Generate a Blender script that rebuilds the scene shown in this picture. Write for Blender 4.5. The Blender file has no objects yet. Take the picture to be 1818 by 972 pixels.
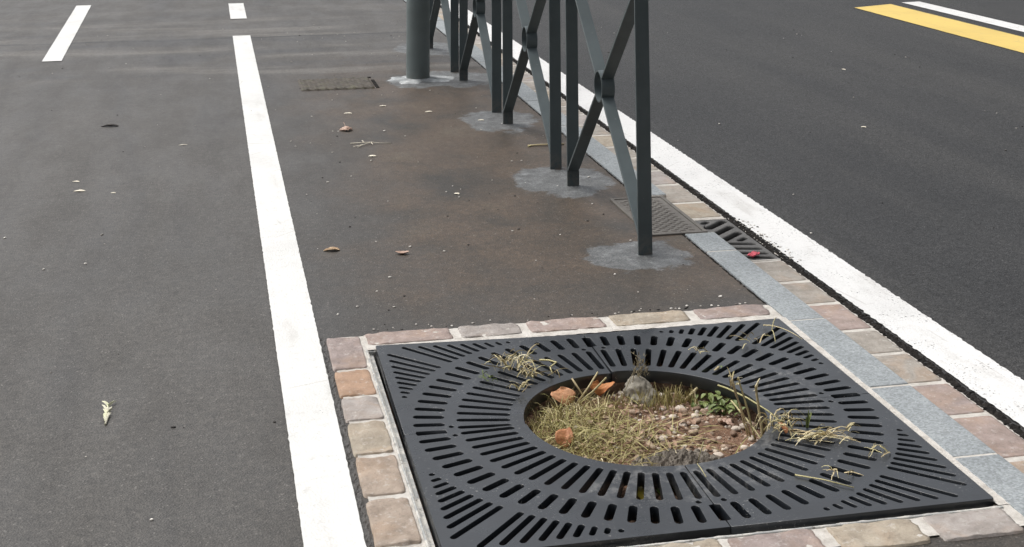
import bpy, bmesh, math, random
from mathutils import Vector, Matrix, noise as mnoise

random.seed(7)
PI = math.pi
scene = bpy.context.scene
COL = scene.collection
rnd = random.uniform


# ------------------------------------------------------------------ object helpers
def tag(o, label=None, cat=None, group=None, kind=None):
    if label: o['label'] = label
    if cat: o['category'] = cat
    if group: o['group'] = group
    if kind: o['kind'] = kind
    return o


def empty(name, loc, rz=0):
    o = bpy.data.objects.new(name, None)
    o.empty_display_size = 0.1
    o.location = loc
    o.rotation_euler = (0, 0, rz)
    COL.objects.link(o)
    return o


def link(name, me, mat, parent=None, loc=(0, 0, 0), rot=(0, 0, 0)):
    if mat and not me.materials:
        me.materials.append(mat)
    o = bpy.data.objects.new(name, me)
    o.location = loc
    o.rotation_euler = rot
    if parent: o.parent = parent
    COL.objects.link(o)
    return o


class MB:
    """collects vertices and faces of ONE mesh"""
    def __init__(s):
        s.v = []; s.f = []; s.sm = []

    def add(s, vs, fs, smooth=False):
        b = len(s.v)
        s.v += [tuple(x) for x in vs]
        s.f += [[i + b for i in f] for f in fs]
        s.sm += [smooth] * len(fs)

    def mesh(s, name):
        me = bpy.data.meshes.new(name)
        me.from_pydata(s.v, [], s.f)
        me.polygons.foreach_set('use_smooth', s.sm)
        me.update()
        return me

    def build(s, name, mat, parent=None, loc=(0, 0, 0), rot=(0, 0, 0)):
        return link(name, s.mesh(name), mat, parent, loc, rot)

    def tube(s, pts, r0, r1=None, sides=5, cap=True):
        if r1 is None: r1 = r0
        n = len(pts)
        pts = [Vector(p) for p in pts]
        vs = []
        for i, p in enumerate(pts):
            d = (pts[min(i + 1, n - 1)] - pts[max(i - 1, 0)])
            d = d.normalized() if d.length > 1e-9 else Vector((0, 0, 1))
            a = d.orthogonal().normalized() if abs(d.z) > .95 else d.cross(Vector((0, 0, 1))).normalized()
            b = d.cross(a)
            r = r0 + (r1 - r0) * i / (n - 1)
            for k in range(sides):
                t = 2 * PI * k / sides
                vs.append(p + a * (math.cos(t) * r) + b * (math.sin(t) * r))
        fs = []
        for i in range(n - 1):
            for k in range(sides):
                k2 = (k + 1) % sides
                fs.append([i * sides + k, i * sides + k2, (i + 1) * sides + k2, (i + 1) * sides + k])
        if cap:
            fs.append(list(range(sides))[::-1])
            fs.append([(n - 1) * sides + k for k in range(sides)])
        s.add(vs, fs, True)

    def bar(s, a, b, wx, t, ext=0.0):
        """flat bar from a to b lying in the plane x = const: wx wide along x, t thick in that plane"""
        a = Vector(a); b = Vector(b)
        d = (b - a).normalized()
        n = Vector((1, 0, 0)).cross(d).normalized()
        vs = []
        for p in (a, b):
            for sx, sn in ((-1, -1), (1, -1), (1, 1), (-1, 1)):
                vs.append(p + Vector((sx * wx / 2, 0, 0)) + n * (sn * t / 2))
        s.add(vs, [[0, 1, 2, 3][::-1], [4, 5, 6, 7], [0, 1, 5, 4], [1, 2, 6, 5], [2, 3, 7, 6], [3, 0, 4, 7]])

    def box(s, x0, x1, y0, y1, z0, z1):
        s.add([(x0, y0, z0), (x1, y0, z0), (x1, y1, z0), (x0, y1, z0), (x0, y0, z1), (x1, y0, z1), (x1, y1, z1), (x0, y1, z1)],
              [[3, 2, 1, 0], [4, 5, 6, 7], [0, 1, 5, 4], [1, 2, 6, 5], [2, 3, 7, 6], [3, 0, 4, 7]])


def bevel(o, w, seg=2):
    m = o.modifiers.new('bevel', 'BEVEL')
    m.width = w; m.segments = seg; m.limit_method = 'ANGLE'
    return o


def curve_plate(name, outer, holes, z_top, thick, bev):
    """flat plate with real holes cut through it, softly rounded arrises"""
    cu = bpy.data.curves.new(name, 'CURVE')
    cu.dimensions = '2D'; cu.fill_mode = 'BOTH'
    for poly in [outer] + holes:
        sp = cu.splines.new('POLY')
        sp.points.add(len(poly) - 1)
        for p, (x, y) in zip(sp.points, poly): p.co = (x, y, 0, 1)
        sp.use_cyclic_u = True
    cu.extrude = thick / 2 - bev
    cu.bevel_depth = bev; cu.bevel_resolution = 1; cu.offset = -bev
    o = bpy.data.objects.new(name, cu)
    COL.objects.link(o)
    bpy.context.view_layer.update()
    dg = bpy.context.evaluated_depsgraph_get()
    me = bpy.data.meshes.new_from_object(o.evaluated_get(dg))
    bpy.data.objects.remove(o)
    bpy.data.curves.remove(cu)
    me.name = name
    for v in me.vertices: v.co.z += z_top - thick / 2
    me.materials.clear()
    return me


def stadium(x0, y0, x1, y1, w, n=5):
    a = math.atan2(y1 - y0, x1 - x0)
    r = w / 2
    L = math.hypot(x1 - x0, y1 - y0)
    if L < w: 
        x0, y0 = (x0 + x1) / 2 - .5 * w * math.cos(a), (y0 + y1) / 2 - .5 * w * math.sin(a)
        x1, y1 = x0 + 1.001 * w * math.cos(a), y0 + 1.001 * w * math.sin(a)
    cx0, cy0 = x0 + r * math.cos(a), y0 + r * math.sin(a)
    cx1, cy1 = x1 - r * math.cos(a), y1 - r * math.sin(a)
    P = []
    for i in range(n):
        t = a + PI / 2 + PI * i / (n - 1)
        P.append((cx0 + r * math.cos(t), cy0 + r * math.sin(t)))
    for i in range(n):
        t = a - PI / 2 + PI * i / (n - 1)
        P.append((cx1 + r * math.cos(t), cy1 + r * math.sin(t)))
    return P


def nz(x, y, z=0): return mnoise.noise(Vector((x, y, z)))


# ------------------------------------------------------------------ material helpers
class Mat:
    def __init__(s, name, rough=.8, spec=.5, metal=0):
        s.m = bpy.data.materials.new(name)
        s.m.use_nodes = True
        s.nt = s.m.node_tree
        s.b = s.nt.nodes['Principled BSDF']
        s.b.inputs['Roughness'].default_value = rough
        s.b.inputs['Specular IOR Level'].default_value = spec
        s.b.inputs['Metallic'].default_value = metal
        s._pos = s._obj = None

    def n(s, t, **kw):
        x = s.nt.nodes.new(t)
        for k, v in kw.items(): setattr(x, k, v)
        return x

    def l(s, a, b): s.nt.links.new(a, b)

    def put(s, sock, v):
        if isinstance(v, bpy.types.NodeSocket): s.l(v, sock)
        elif isinstance(v, (tuple, list)) and sock.type == 'RGBA' and len(v) == 3: sock.default_value = (*v, 1)
        else: sock.default_value = v

    def pos(s):
        if s._pos is None: s._pos = s.n('ShaderNodeNewGeometry').outputs['Position']
        return s._pos

    def obj(s):
        if s._obj is None: s._obj = s.n('ShaderNodeTexCoord').outputs['Object']
        return s._obj

    def map(s, vec, scale=(1, 1, 1), loc=(0, 0, 0), rot=(0, 0, 0)):
        m = s.n('ShaderNodeMapping')
        s.l(vec, m.inputs[0])
        m.inputs['Location'].default_value = loc
        m.inputs['Rotation'].default_value = rot
        m.inputs['Scale'].default_value = scale
        return m.outputs[0]

    def noise(s, vec, scale, detail=4, rough=.55, dist=0):
        t = s.n('ShaderNodeTexNoise')
        s.l(vec, t.inputs['Vector'])
        t.inputs['Scale'].default_value = scale
        t.inputs['Detail'].default_value = detail
        t.inputs['Roughness'].default_value = rough
        t.inputs['Distortion'].default_value = dist
        return t.outputs[0]

    def voro(s, vec, scale, out='Distance', feature='F1', rnd=1):
        t = s.n('ShaderNodeTexVoronoi', feature=feature)
        s.l(vec, t.inputs['Vector'])
        t.inputs['Scale'].default_value = scale
        t.inputs['Randomness'].default_value = rnd
        return t.outputs[out]

    def rng(s, v, a, b, c=0, d=1, smooth=True):
        t = s.n('ShaderNodeMapRange')
        t.interpolation_type = 'SMOOTHSTEP' if smooth else 'LINEAR'
        s.put(t.inputs['Value'], v)
        t.inputs['From Min'].default_value = a; t.inputs['From Max'].default_value = b
        t.inputs['To Min'].default_value = c; t.inputs['To Max'].default_value = d
        return t.outputs['Result']

    def math(s, op, a, b=0.0, c=0.0):
        t = s.n('ShaderNodeMath', operation=op)
        s.put(t.inputs[0], a); s.put(t.inputs[1], b); s.put(t.inputs[2], c)
        return t.outputs[0]

    def mix(s, f, a, b, blend='MIX'):
        t = s.n('ShaderNodeMix', data_type='RGBA', blend_type=blend)
        s.put(t.inputs['Factor'], f)
        s.put(t.inputs['A'], a); s.put(t.inputs['B'], b)
        return [o for o in t.outputs if o.type == 'RGBA'][0]

    def ramp(s, v, stops):
        t = s.n('ShaderNodeValToRGB')
        s.put(t.inputs[0], v)
        e = t.color_ramp.elements
        while len(e) < len(stops): e.new(.5)
        for el, (p, c) in zip(e, stops):
            el.position = p; el.color = (*c, 1)
        return t.outputs[0]

    def bump(s, h, strength=.5, dist=.01, prev=None):
        t = s.n('ShaderNodeBump')
        t.inputs['Strength'].default_value = strength
        t.inputs['Distance'].default_value = dist
        s.l(h, t.inputs['Height'])
        if prev is not None: s.l(prev, t.inputs['Normal'])
        return t.outputs[0]

    def island(s): return s.n('ShaderNodeNewGeometry').outputs['Random Per Island']

    def sep(s, vec):
        t = s.n('ShaderNodeSeparateXYZ'); s.l(vec, t.inputs[0]); return t.outputs

    def out(s, color=None, rough=None, normal=None):
        if color is not None: s.put(s.b.inputs['Base Color'], color)
        if rough is not None: s.put(s.b.inputs['Roughness'], rough)
        if normal is not None: s.l(normal, s.b.inputs['Normal'])
        return s.m

    def spot(s, c, r, warp, lo=.55, hi=1.05):
        """mask of a stain round c with radii r, its edge broken up by noise"""
        d = s.map(s.pos(), scale=(1 / r[0], 1 / r[1], 0), loc=(-c[0] / r[0], -c[1] / r[1], 0))
        t = s.n('ShaderNodeVectorMath', operation='LENGTH'); s.l(d, t.inputs[0])
        return s.rng(s.math('ADD', t.outputs['Value'], warp), lo, hi, 1, 0)


# ------------------------------------------------------------------ materials
PATCHES = [((.39, 1.29), (.20, .18)), ((.38, 2.36), (.20, .28)), ((.38, 3.66), (.20, .30)),
           ((.33, 4.92), (.30, .30)), ((.40, 6.12), (.24, .32)), ((.14, 4.86), (.20, .24))]


def m_pavement():
    m = Mat('pavement_asphalt', .6, .5)
    P = m.pos()
    x, y, z = m.sep(P)
    big = m.noise(P, .9, 5, .6)
    mid = m.noise(m.map(P, (1.5, .55, 1)), 3.5, 5, .6)
    streak = m.noise(m.map(P, (.42, 2.3, 1)), 1.25, 5, .6, .5)
    lane = m.noise(m.map(P, (3.2, .35, 1)), 1.0, 4, .55, .4)
    col = m.ramp(big, [(.3, (.0480, .0438, .0382)), (.7, (.0665, .0608, .0535))])
    col = m.mix(m.rng(mid, .4, .75, 0, .3), col, (0.0420, 0.0384, 0.0342))
    col = m.mix(m.rng(lane, .48, .7, 0, .75), col, (0.0384, 0.0354, 0.0324))
    # brown stained strip between the painted line and the kerb
    w = m.math('MULTIPLY', m.math('SUBTRACT', m.noise(P, 2.4, 5, .6), .5), .9)
    xw = m.math('ADD', x, w); yw = m.math('ADD', y, m.math('MULTIPLY', w, 1.6))
    strip = m.math('MULTIPLY', m.rng(xw, -.86, -.62), m.rng(yw, 6.6, 4.4))
    col = m.mix(m.math('MULTIPLY', strip, .6), col, (0.0360, 0.0318, 0.0270))
    bm = m.math('MULTIPLY', m.rng(xw, -.72, -.15), m.math('MULTIPLY', m.rng(yw, .4, 1.5, .35, 1), m.rng(yw, 6.4, 4.6)))
    brown = m.ramp(m.noise(P, 2.3, 7, .64, .4), [(.33, (.024, .0195, .0140)), (.45, (.046, .0325, .0205)), (.56, (.064, .043, .0265)), (.70, (.080, .062, .041))])
    col = m.mix(m.math('MULTIPLY', bm, .95), col, brown)
    # band of pale and dark tracks crossing further away
    band = m.math('MULTIPLY', m.rng(y, 4.7, 5.6), m.rng(y, 9.6, 7.2))
    col = m.mix(m.math('MULTIPLY', band, m.rng(streak, .34, .48, .7, 0)), col, (.034, .033, .033))
    col = m.mix(m.math('MULTIPLY', band, m.rng(streak, .51, .66, 0, .75)), col, (.118, .108, .094))
    # day joint in the asphalt
    jw = m.math('MULTIPLY', m.math('SUBTRACT', m.noise(m.map(P, (1.2, 0, 0)), 1.5, 3), .5), .22)
    jd = m.math('ABSOLUTE', m.math('SUBTRACT', m.math('ADD', y, jw), 6.93))
    jm = m.math('MULTIPLY', m.rng(jd, .012, .045, 1, 0), m.rng(m.noise(P, 2.0, 3), .36, .46))
    col = m.mix(m.math('MULTIPLY', jm, .95), col, (0.0210, 0.0204, 0.0198))
    # cement smears left round the posts
    warp = m.math('MULTIPLY', m.math('SUBTRACT', m.noise(P, 6, 7, .7, .6), .5), 1.5)
    tot = None
    for c, r in PATCHES:
        s_ = m.spot(c, r, warp, .84, .98)
        tot = s_ if tot is None else m.math('MAXIMUM', tot, s_)
    cem = m.ramp(m.noise(P, 13, 7, .72), [(.32, (.066, .070, .071)), (.52, (.105, .111, .113)), (.68, (.19, .197, .199))])
    col = m.mix(m.math('MULTIPLY', tot, .9), col, cem)
    # aggregate
    ag = m.voro(P, 260, 'Color')
    agr = m.n('ShaderNodeSeparateColor'); m.l(ag, agr.inputs[0])
    a = m.rng(agr.outputs[0], 0, 1, .62, 1.38, False)
    col = m.mix(1, col, a, 'MULTIPLY')
    sp = m.math('GREATER_THAN', agr.outputs[1], .985)
    col = m.mix(m.math('MULTIPLY', sp, .5), col, (0.2040, 0.1920, 0.1740))
    # soft mottling, pits and dark specks of the worn surface
    col = m.mix(1, col, m.rng(m.noise(P, 34, 6, .75), .34, .66, .72, 1.30, False), 'MULTIPLY')
    vp = m.voro(P, 46, 'Color')
    vs_ = m.n('ShaderNodeSeparateColor'); m.l(vp, vs_.inputs[0])
    pit_ = m.math('MULTIPLY', m.rng(m.voro(P, 46, 'Distance'), .12, .30, 1, 0), m.math('GREATER_THAN', vs_.outputs[0], .86))
    col = m.mix(m.math('MULTIPLY', pit_, .55), col, (.022, .020, .018))
    h = m.voro(P, 230, 'Distance')
    nrm = m.bump(h, .5, .002)
    nrm = m.bump(m.noise(P, 16, 5, .6), .25, .004, nrm)
    nrm = m.bump(m.noise(P, 1.6, 3, .5), .25, .02, nrm)
    return m.out(col, m.rng(mid, .3, .7, .5, .66), nrm)


def m_road():
    m = Mat('road_asphalt', .68, .38)
    P = m.pos()
    col = m.ramp(m.noise(P, 1.3, 5, .6), [(.3, (0.0144, 0.0146, 0.0150)), (.7, (0.0222, 0.0221, 0.0221))])
    col = m.mix(m.rng(m.noise(m.map(P, (1.6, .14, 1)), 1, 5, .6), .42, .66, 0, .8), col, (0.0330, 0.0318, 0.0300))
    ag = m.voro(P, 210, 'Color')
    agr = m.n('ShaderNodeSeparateColor'); m.l(ag, agr.inputs[0])
    col = m.mix(1, col, m.rng(agr.outputs[0], 0, 1, .4, 1.6, False), 'MULTIPLY')
    col = m.mix(m.math('MULTIPLY', m.math('GREATER_THAN', agr.outputs[1], .975), .4), col, (0.0960, 0.0930, 0.0900))
    col = m.mix(1, col, m.rng(m.noise(P, 45, 5, .75), .34, .66, .60, 1.45, False), 'MULTIPLY')
    vp = m.voro(P, 34, 'Color')
    vs_ = m.n('ShaderNodeSeparateColor'); m.l(vp, vs_.inputs[0])
    pit_ = m.math('MULTIPLY', m.rng(m.voro(P, 34, 'Distance'), .14, .30, 1, 0), m.math('GREATER_THAN', vs_.outputs[0], .72))
    col = m.mix(m.math('MULTIPLY', pit_, .8), col, (.004, .004, .004))
    nrm = m.bump(m.voro(P, 190, 'Distance'), .55, .0025)
    nrm = m.bump(m.noise(P, 5, 4), .3, .01, nrm)
    return m.out(col, m.rng(agr.outputs[2], 0, 1, .5, .75), nrm)


def m_bitumen():
    m = Mat('bitumen', .95, .12)
    P = m.pos()
    col = m.ramp(m.noise(P, 40, 4), [(.3, (.008, .0075, .007)), (.7, (.030, .026, .023))])
    return m.out(col, None, m.bump(m.noise(P, 90, 4), .8, .01))


def m_paint(name, c, dirt, wear=.0, scale=1.0):
    m = Mat(name, .55, .45)
    P = m.pos()
    col = m.mix(m.rng(m.noise(P, 2.2 * scale, 5, .6), .4, .75, 0, .7), c, tuple(a * .82 for a in c))
    col = m.mix(m.rng(m.noise(P, 38 * scale, 5, .7), .52, .72, 0, .4), col, dirt)
    col = m.mix(m.rng(m.noise(m.map(P, (6, 1.2, 1)), 1.4, 6, .7), .52, .74, 0, .45), col, dirt)
    # chips and pinholes
    v = m.noise(P, 120 * scale, 3, .6)
    spots = m.math('MULTIPLY', m.rng(v, .70 - wear, .735 - wear), m.rng(m.noise(P, 9, 3), .5 - wear, .62))
    col = m.mix(spots, col, (.06, .057, .053))
    cr = m.voro(m.map(P, (1, 1, 1)), 3.1, 'Distance', 'DISTANCE_TO_EDGE')
    col = m.mix(m.math('MULTIPLY', m.rng(cr, .004, .012, .45, 0), m.rng(m.noise(P, 4, 3), .52, .6)), col, dirt)
    nrm = m.bump(m.voro(P, 150, 'Distance'), .35, .002)
    return m.out(col, None, nrm)


def m_stone():
    m = Mat('porphyry', .72, .4)
    P = m.obj()
    oi = m.n('ShaderNodeObjectInfo')
    P = m.pos()
    base = oi.outputs['Color']
    col = m.mix(m.rng(m.noise(P, 17, 6, .65), .3, .7), base, (.68, .66, .64), 'MULTIPLY')
    col = m.mix(m.rng(m.noise(P, 7, 4, .6, .6), .46, .7, 0, .28), col, (.42, .27, .16))
    col = m.mix(m.rng(m.noise(P, 60, 4, .7), .54, .72, 0, .42), col, (.56, .53, .49))
    col = m.mix(m.rng(m.noise(P, 90, 3, .7), .58, .68, 0, .3), col, (.12, .10, .085))
    nrm = m.bump(m.noise(P, 55, 6, .7), .6, .006)
    nrm = m.bump(m.noise(P, 14, 4, .6), .45, .014, nrm)
    return m.out(col, None, nrm)


def m_granite():
    m = Mat('granite', .7, .4)
    P = m.pos()
    col = m.ramp(m.noise(P, 6, 5, .6), [(.3, (.225, .245, .252)), (.7, (.285, .305, .312))])
    v = m.voro(P, 190, 'Color')
    s_ = m.n('ShaderNodeSeparateColor'); m.l(v, s_.inputs[0])
    col = m.mix(1, col, m.rng(s_.outputs[0], 0, 1, .74, 1.24, False), 'MULTIPLY')
    col = m.mix(m.rng(m.noise(m.map(P, (1, .5, 1), rot=(0, 0, .6)), 48, 4, .7), .60, .74, 0, .5), col, (.46, .48, .48))
    col = m.mix(m.rng(m.noise(P, 11, 5, .7), .6, .74, 0, .25), col, (.26, .25, .22))
    return m.out(col, None, m.bump(m.noise(P, 70, 5, .7), .35, .004))


def m_mortar():
    m = Mat('mortar', .9, .25)
    P = m.pos()
    col = m.ramp(m.noise(P, 22, 6, .65), [(.3, (.38, .35, .31)), (.52, (.54, .51, .465)), (.75, (.63, .605, .56))])
    col = m.mix(m.rng(m.noise(P, 55, 5, .75), .55, .72, 0, .6), col, (.28, .24, .20))
    return m.out(col, None, m.bump(m.noise(P, 60, 6, .7), .7, .006))


def m_iron():
    m = Mat('cast_iron', .45, .85)
    P = m.pos()
    col = m.ramp(m.noise(P, 5, 5, .6), [(.3, (.0075, .0095, .0125)), (.7, (.0135, .0165, .0205))])
    col = m.mix(m.rng(m.noise(P, 26, 6, .7), .55, .72, 0, .4), col, (.040, .043, .046))
    dust = m.math('MULTIPLY', m.rng(m.noise(P, 150, 4, .7), .60, .68), m.rng(m.noise(P, 7, 3), .48, .62))
    col = m.mix(m.math('MULTIPLY', dust, .55), col, (.36, .35, .33))
    w = m.math('MULTIPLY', m.math('SUBTRACT', m.noise(P, 9, 6, .7), .5), 1.8)
    st = m.math('MAXIMUM', m.spot((-.05, -.40), (.26, .10), w), m.math('MAXIMUM', m.spot((.26, -.24), (.16, .07), w), m.spot((.38, .05), (.10, .20), w)))
    st = m.math('MULTIPLY', st, m.rng(m.noise(P, 42, 5, .75), .45, .68))
    col = m.mix(m.math('MULTIPLY', st, .55), col, (.20, .195, .185))
    nrm = m.bump(m.noise(P, 210, 3, .6), .12, .002)
    return m.out(col, m.rng(m.noise(P, 9, 5, .6), .3, .7, .24, .40), nrm)


def m_steel(name, c, rough=.45, rust=.0):
    m = Mat(name, rough, .5)
    P = m.obj()
    col = m.mix(m.rng(m.noise(P, 6, 5, .6), .35, .7), c, tuple(a * .8 for a in c))
    col = m.mix(m.rng(m.noise(m.map(P, (18, 18, 3)), 4, 4, .7), .62, .78, 0, .22), col, (.22, .22, .21))
    if rust: col = m.mix(m.rng(m.noise(P, 30, 5, .7), .5, .65, 0, rust), col, (.10, .055, .03))
    z = m.sep(m.pos())[2]
    dm = m.math('MULTIPLY', m.rng(m.math('ADD', z, m.math('MULTIPLY', m.noise(P, 30, 5, .7), .12)), .05, .17, 1, 0), m.rng(m.noise(P, 60, 4, .7), .38, .62))
    col = m.mix(m.math('MULTIPLY', dm, .6), col, (.16, .145, .125))
    chip = m.rng(m.noise(P, 85, 4, .7), .69, .72)
    col = m.mix(m.math('MULTIPLY', chip, .5), col, (.20, .20, .195))
    nrm = m.bump(m.noise(P, 140, 3), .06, .002)
    nrm = m.bump(m.noise(P, 9, 3), .08, .006, nrm)
    return m.out(col, m.rng(m.noise(P, 14, 4), .3, .7, rough - .07, rough + .1), nrm)


def m_galv():
    m = Mat('frame_steel', .6, .4)
    P = m.pos()
    col = m.mix(m.rng(m.noise(P, 30, 5, .7), .42, .62), (.33, .335, .325), (.56, .54, .49))
    col = m.mix(m.rng(m.noise(P, 55, 5, .7), .56, .68, 0, .7), col, (.09, .075, .06))
    return m.out(col, None, m.bump(m.noise(P, 60, 4), .3, .004))


def m_cover(name, c0, c1, moss=0.):
    m = Mat(name, .65, .4)
    P = m.pos()
    col = m.ramp(m.noise(P, 14, 6, .65), [(.3, c0), (.7, c1)])
    col = m.mix(m.rng(m.noise(P, 70, 4, .7), .55, .7, 0, .4), col, tuple(a * .45 for a in c0))
    if moss: col = m.mix(m.rng(m.noise(P, 18, 4), .5, .65, 0, moss), col, (.105, .11, .055))
    return m.out(col, None, m.bump(m.noise(P, 80, 5, .7), .5, .005))


def m_soil():
    m = Mat('soil', .95, .15)
    P = m.pos()
    col = m.ramp(m.noise(P, 16, 7, .7), [(.25, (.12, .070, .045)), (.5, (.25, .150, .10)), (.75, (.34, .22, .15))])
    col = m.mix(m.rng(m.noise(P, 95, 5, .7), .5, .68, 0, .5), col, (.33, .24, .17))
    return m.out(col, None, m.bump(m.noise(P, 75, 7, .75), 1, .012))


def m_island(name, stops, rough=.8, spec=.3, mott=.35, trans=0.):
    m = Mat(name, rough, spec)
    col = m.ramp(m.island(), stops)
    col = m.mix(m.rng(m.noise(m.pos(), 130, 4, .65), .4, .68, 0, mott), col, (.45, .42, .38), 'MULTIPLY')
    return m.out(col, None, m.bump(m.noise(m.pos(), 160, 4), .4, .003))


def m_leaf(name, c, c2, rough=.6):
    m = Mat(name, rough, .35)
    P = m.obj()
    col = m.mix(m.rng(m.noise(P, 60, 5, .65), .35, .68), c, c2)
    col = m.mix(m.rng(m.noise(P, 220, 4, .7), .58, .7, 0, .5), col, tuple(a * .45 for a in c2))
    return m.out(col, None, m.bump(m.noise(P, 190, 4), .5, .003))


M_PAV = m_pavement(); M_ROAD = m_road(); M_BIT = m_bitumen()
M_WHITE = m_paint('white_road_paint', (.68, .675, .650), (.42, .40, .365))
M_WHITE_ROAD = m_paint('white_edge_paint', (.69, .685, .668), (.40, .38, .35), .085)
M_YELLOW = m_paint('yellow_road_paint', (.68, .49, .125), (.46, .35, .14), 0, .7)
M_STONE = m_stone(); M_GRAN = m_granite(); M_MORT = m_mortar()
M_IRON = m_iron(); M_GALV = m_galv()
M_FENCE = m_steel('painted_fence_steel', (.078, .098, .102), .40)
M_POLE = m_steel('painted_pole_steel', (.15, .18, .178), .45)
M_COVER = m_cover('iron_cover', (.115, .104, .092), (.165, .152, .134))
M_COVERFAR = m_cover('weathered_cover', (.044, .037, .029), (.090, .074, .055), .35)
M_DRAIN = m_cover('drain_iron', (.080, .077, .074), (.128, .124, .118))
M_SOIL = m_soil()
M_GRASS = m_island('dry_grass', [(0, (.20, .16, .065)), (.25, (.33, .275, .115)), (.5, (.44, .37, .18)), (.75, (.29, .275, .09)), (.9, (.40, .35, .15)), (1, (.70, .61, .40))], .6, .3, .15)
M_STRAW = m_island('straw', [(0, (.40, .31, .17)), (.35, (.58, .49, .29)), (.6, (.50, .45, .23)), (.8, (.62, .54, .33)), (1, (.70, .64, .47))], .6, .35, .2)
M_STEM = m_island('dry_stem', [(0, (.38, .30, .17)), (.5, (.50, .41, .24)), (1, (.40, .38, .18))], .6, .35, .25)
M_GREEN = m_island('weed_green', [(0, (.09, .125, .03)), (.5, (.14, .18, .05)), (1, (.20, .235, .075))], .5, .4, .2)
M_GRAVEL = m_island('gravel_stone', [(0, (.20, .13, .09)), (.4, (.31, .215, .155)), (.7, (.40, .30, .22)), (.9, (.54, .46, .37)), (1, (.68, .62, .54))], .75, .35, .4)
M_PEBBLE = m_island('pale_pebble', [(0, (.46, .38, .31)), (.5, (.54, .46, .38)), (1, (.62, .56, .49))], .7, .35, .4)
M_ROCK = m_cover('grey_rock', (.17, .152, .118), (.30, .275, .225))
M_LITTER = m_island('leaf_litter', [(0, (.17, .095, .055)), (.4, (.33, .205, .135)), (.75, (.44, .30, .215)), (1, (.52, .41, .30))], .75, .3, .35)
M_DIRT = m_cover('dark_dirt', (.085, .070, .054), (.185, .158, .125))
M_CHIP = m_leaf('pale_flake', (.74, .69, .58), (.64, .58, .46))
M_TAN = m_leaf('tan_leaf', (.52, .38, .24), (.40, .27, .16))
M_PINKTAN = m_leaf('pinkish_leaf', (.50, .36, .28), (.40, .26, .20))
M_ORANGE = m_leaf('orange_leaf', (.50, .215, .075), (.42, .15, .045))
M_PEACH = m_leaf('light_orange_leaf', (.56, .30, .165), (.46, .215, .10))
M_REDBROWN = m_leaf('red_brown_leaf', (.42, .19, .085), (.30, .115, .045))
M_DARKLEAF = m_leaf('dark_leaf', (.045, .035, .03), (.02, .016, .014))
M_LGREEN = m_leaf('green_leaf', (.16, .23, .03), (.11, .17, .02))
M_LYELLOW = m_leaf('yellow_leaf', (.56, .44, .05), (.42, .33, .04))
M_PINK = m_leaf('pink_wrapper', (.75, .15, .19), (.68, .11, .15), .45)
M_SPRIG = m_leaf('pale_sprig', (.56, .57, .36), (.66, .62, .50))
M_CRUMB = m_island('crumbs', [(0, (.03, .028, .026)), (.3, (.07, .065, .06)), (.42, (.45, .42, .38)), (1, (.75, .72, .66))], .8, .3, .2)


# ------------------------------------------------------------------ setting: ground sheets
HX0, HX1, HY0, HY1 = -.640, .580, -.645, .580            # opening for the tree pit


def sheet(name, mat, rects, z, label, kind='structure', cat=None):
    mb = MB()
    for x0, x1, y0, y1 in rects:
        mb.add([(x0, y0, z), (x1, y0, z), (x1, y1, z), (x0, y1, z)], [[0, 1, 2, 3]])
    o = mb.build(name, mat)
    return tag(o, label, cat, None, kind)


def ragged_strip(name, mat, x0, x1, y0, y1, z, amp, step, label, cat=None, freq=40, seed=0, skew0=0, skew1=0, ends=.004):
    """long painted sheet with slightly uneven edges"""
    mb = MB()
    n = max(2, int((y1 - y0) / step))
    vs = []
    for i in range(n + 1):
        y = y0 + (y1 - y0) * i / n
        a = amp * (nz(y * freq, seed) + .6 * nz(y * freq * 3.1, seed + 5))
        b = amp * (nz(y * freq, seed + 11) + .6 * nz(y * freq * 3.1, seed + 17))
        sk = skew0 if i == 0 else (skew1 if i == n else 0)
        vs += [(x0 + a, y, z), (x1 + b, y + sk, z)]
    mb.add(vs, [[2 * i, 2 * i + 1, 2 * i + 3, 2 * i + 2] for i in range(n)])
    o = mb.build(name, mat)
    return tag(o, label, cat, None, 'structure')


sheet('ground', M_BIT, [(-300, 300, -300, 300)], -.42, 'dark ground below the pavement and the road')
pv = sheet('pavement', M_PAV, [(-40, HX0, HY0, HY1), (-40, .608, HY1, 70), (-40, .608, -20, HY0), (HX1, .608, HY0, HY1)], 0,
           'grey asphalt pavement and cycle lane with brown stained strip beside the fence')
sheet('road', M_ROAD, [(.874, 60, -20, 70)], -.030, 'dark asphalt carriageway beyond the white edge line')
GUT = [(.700, .876, -8, 1.235), (.700, .876, 1.785, 40)]
sheet('gutter_bed', M_MORT, GUT, -.0308, 'pale mortar bed between the gutter paving stones')

ragged_strip('lane_line', M_WHITE, -.872, -.749, -3.0, 7.02, .004, .0022, .02,
             'long solid white line running down the pavement to the tree grate', 'road marking', 55, 1)
ragged_strip('lane_dash', M_WHITE, -.870, -.745, 7.98, 9.02, .004, .002, .04,
             'short white dash straight beyond the long white line', 'road marking', 55, 31)
for i in range(4):
    if i: ragged_strip('lane_dash', M_WHITE, -.870, -.745, 7.98 + 2 * i, 9.02 + 2 * i, .004, .002, .04,
                 'white dash further along the lane line past the frame', 'road marking', 55, 31 + i).__setitem__('group', 'further dashes of the lane line')
d = ragged_strip('parking_dash', M_WHITE, -2.075, -1.955, 6.12, 9.17, .004, .002, .04,
                 'single slanted white dash at the far left of the pavement', 'road marking', 55, 71)
for i, v in enumerate(d.data.vertices): v.co.x -= (v.co.y - 6.12) / 3.05 * .043
ragged_strip('edge_line', M_WHITE_ROAD, .903, 1.069, -6, 40, -.026, .0065, .010,
             'broad white edge line of the road alongside the gutter stones', 'road marking', 45, 91)
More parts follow.
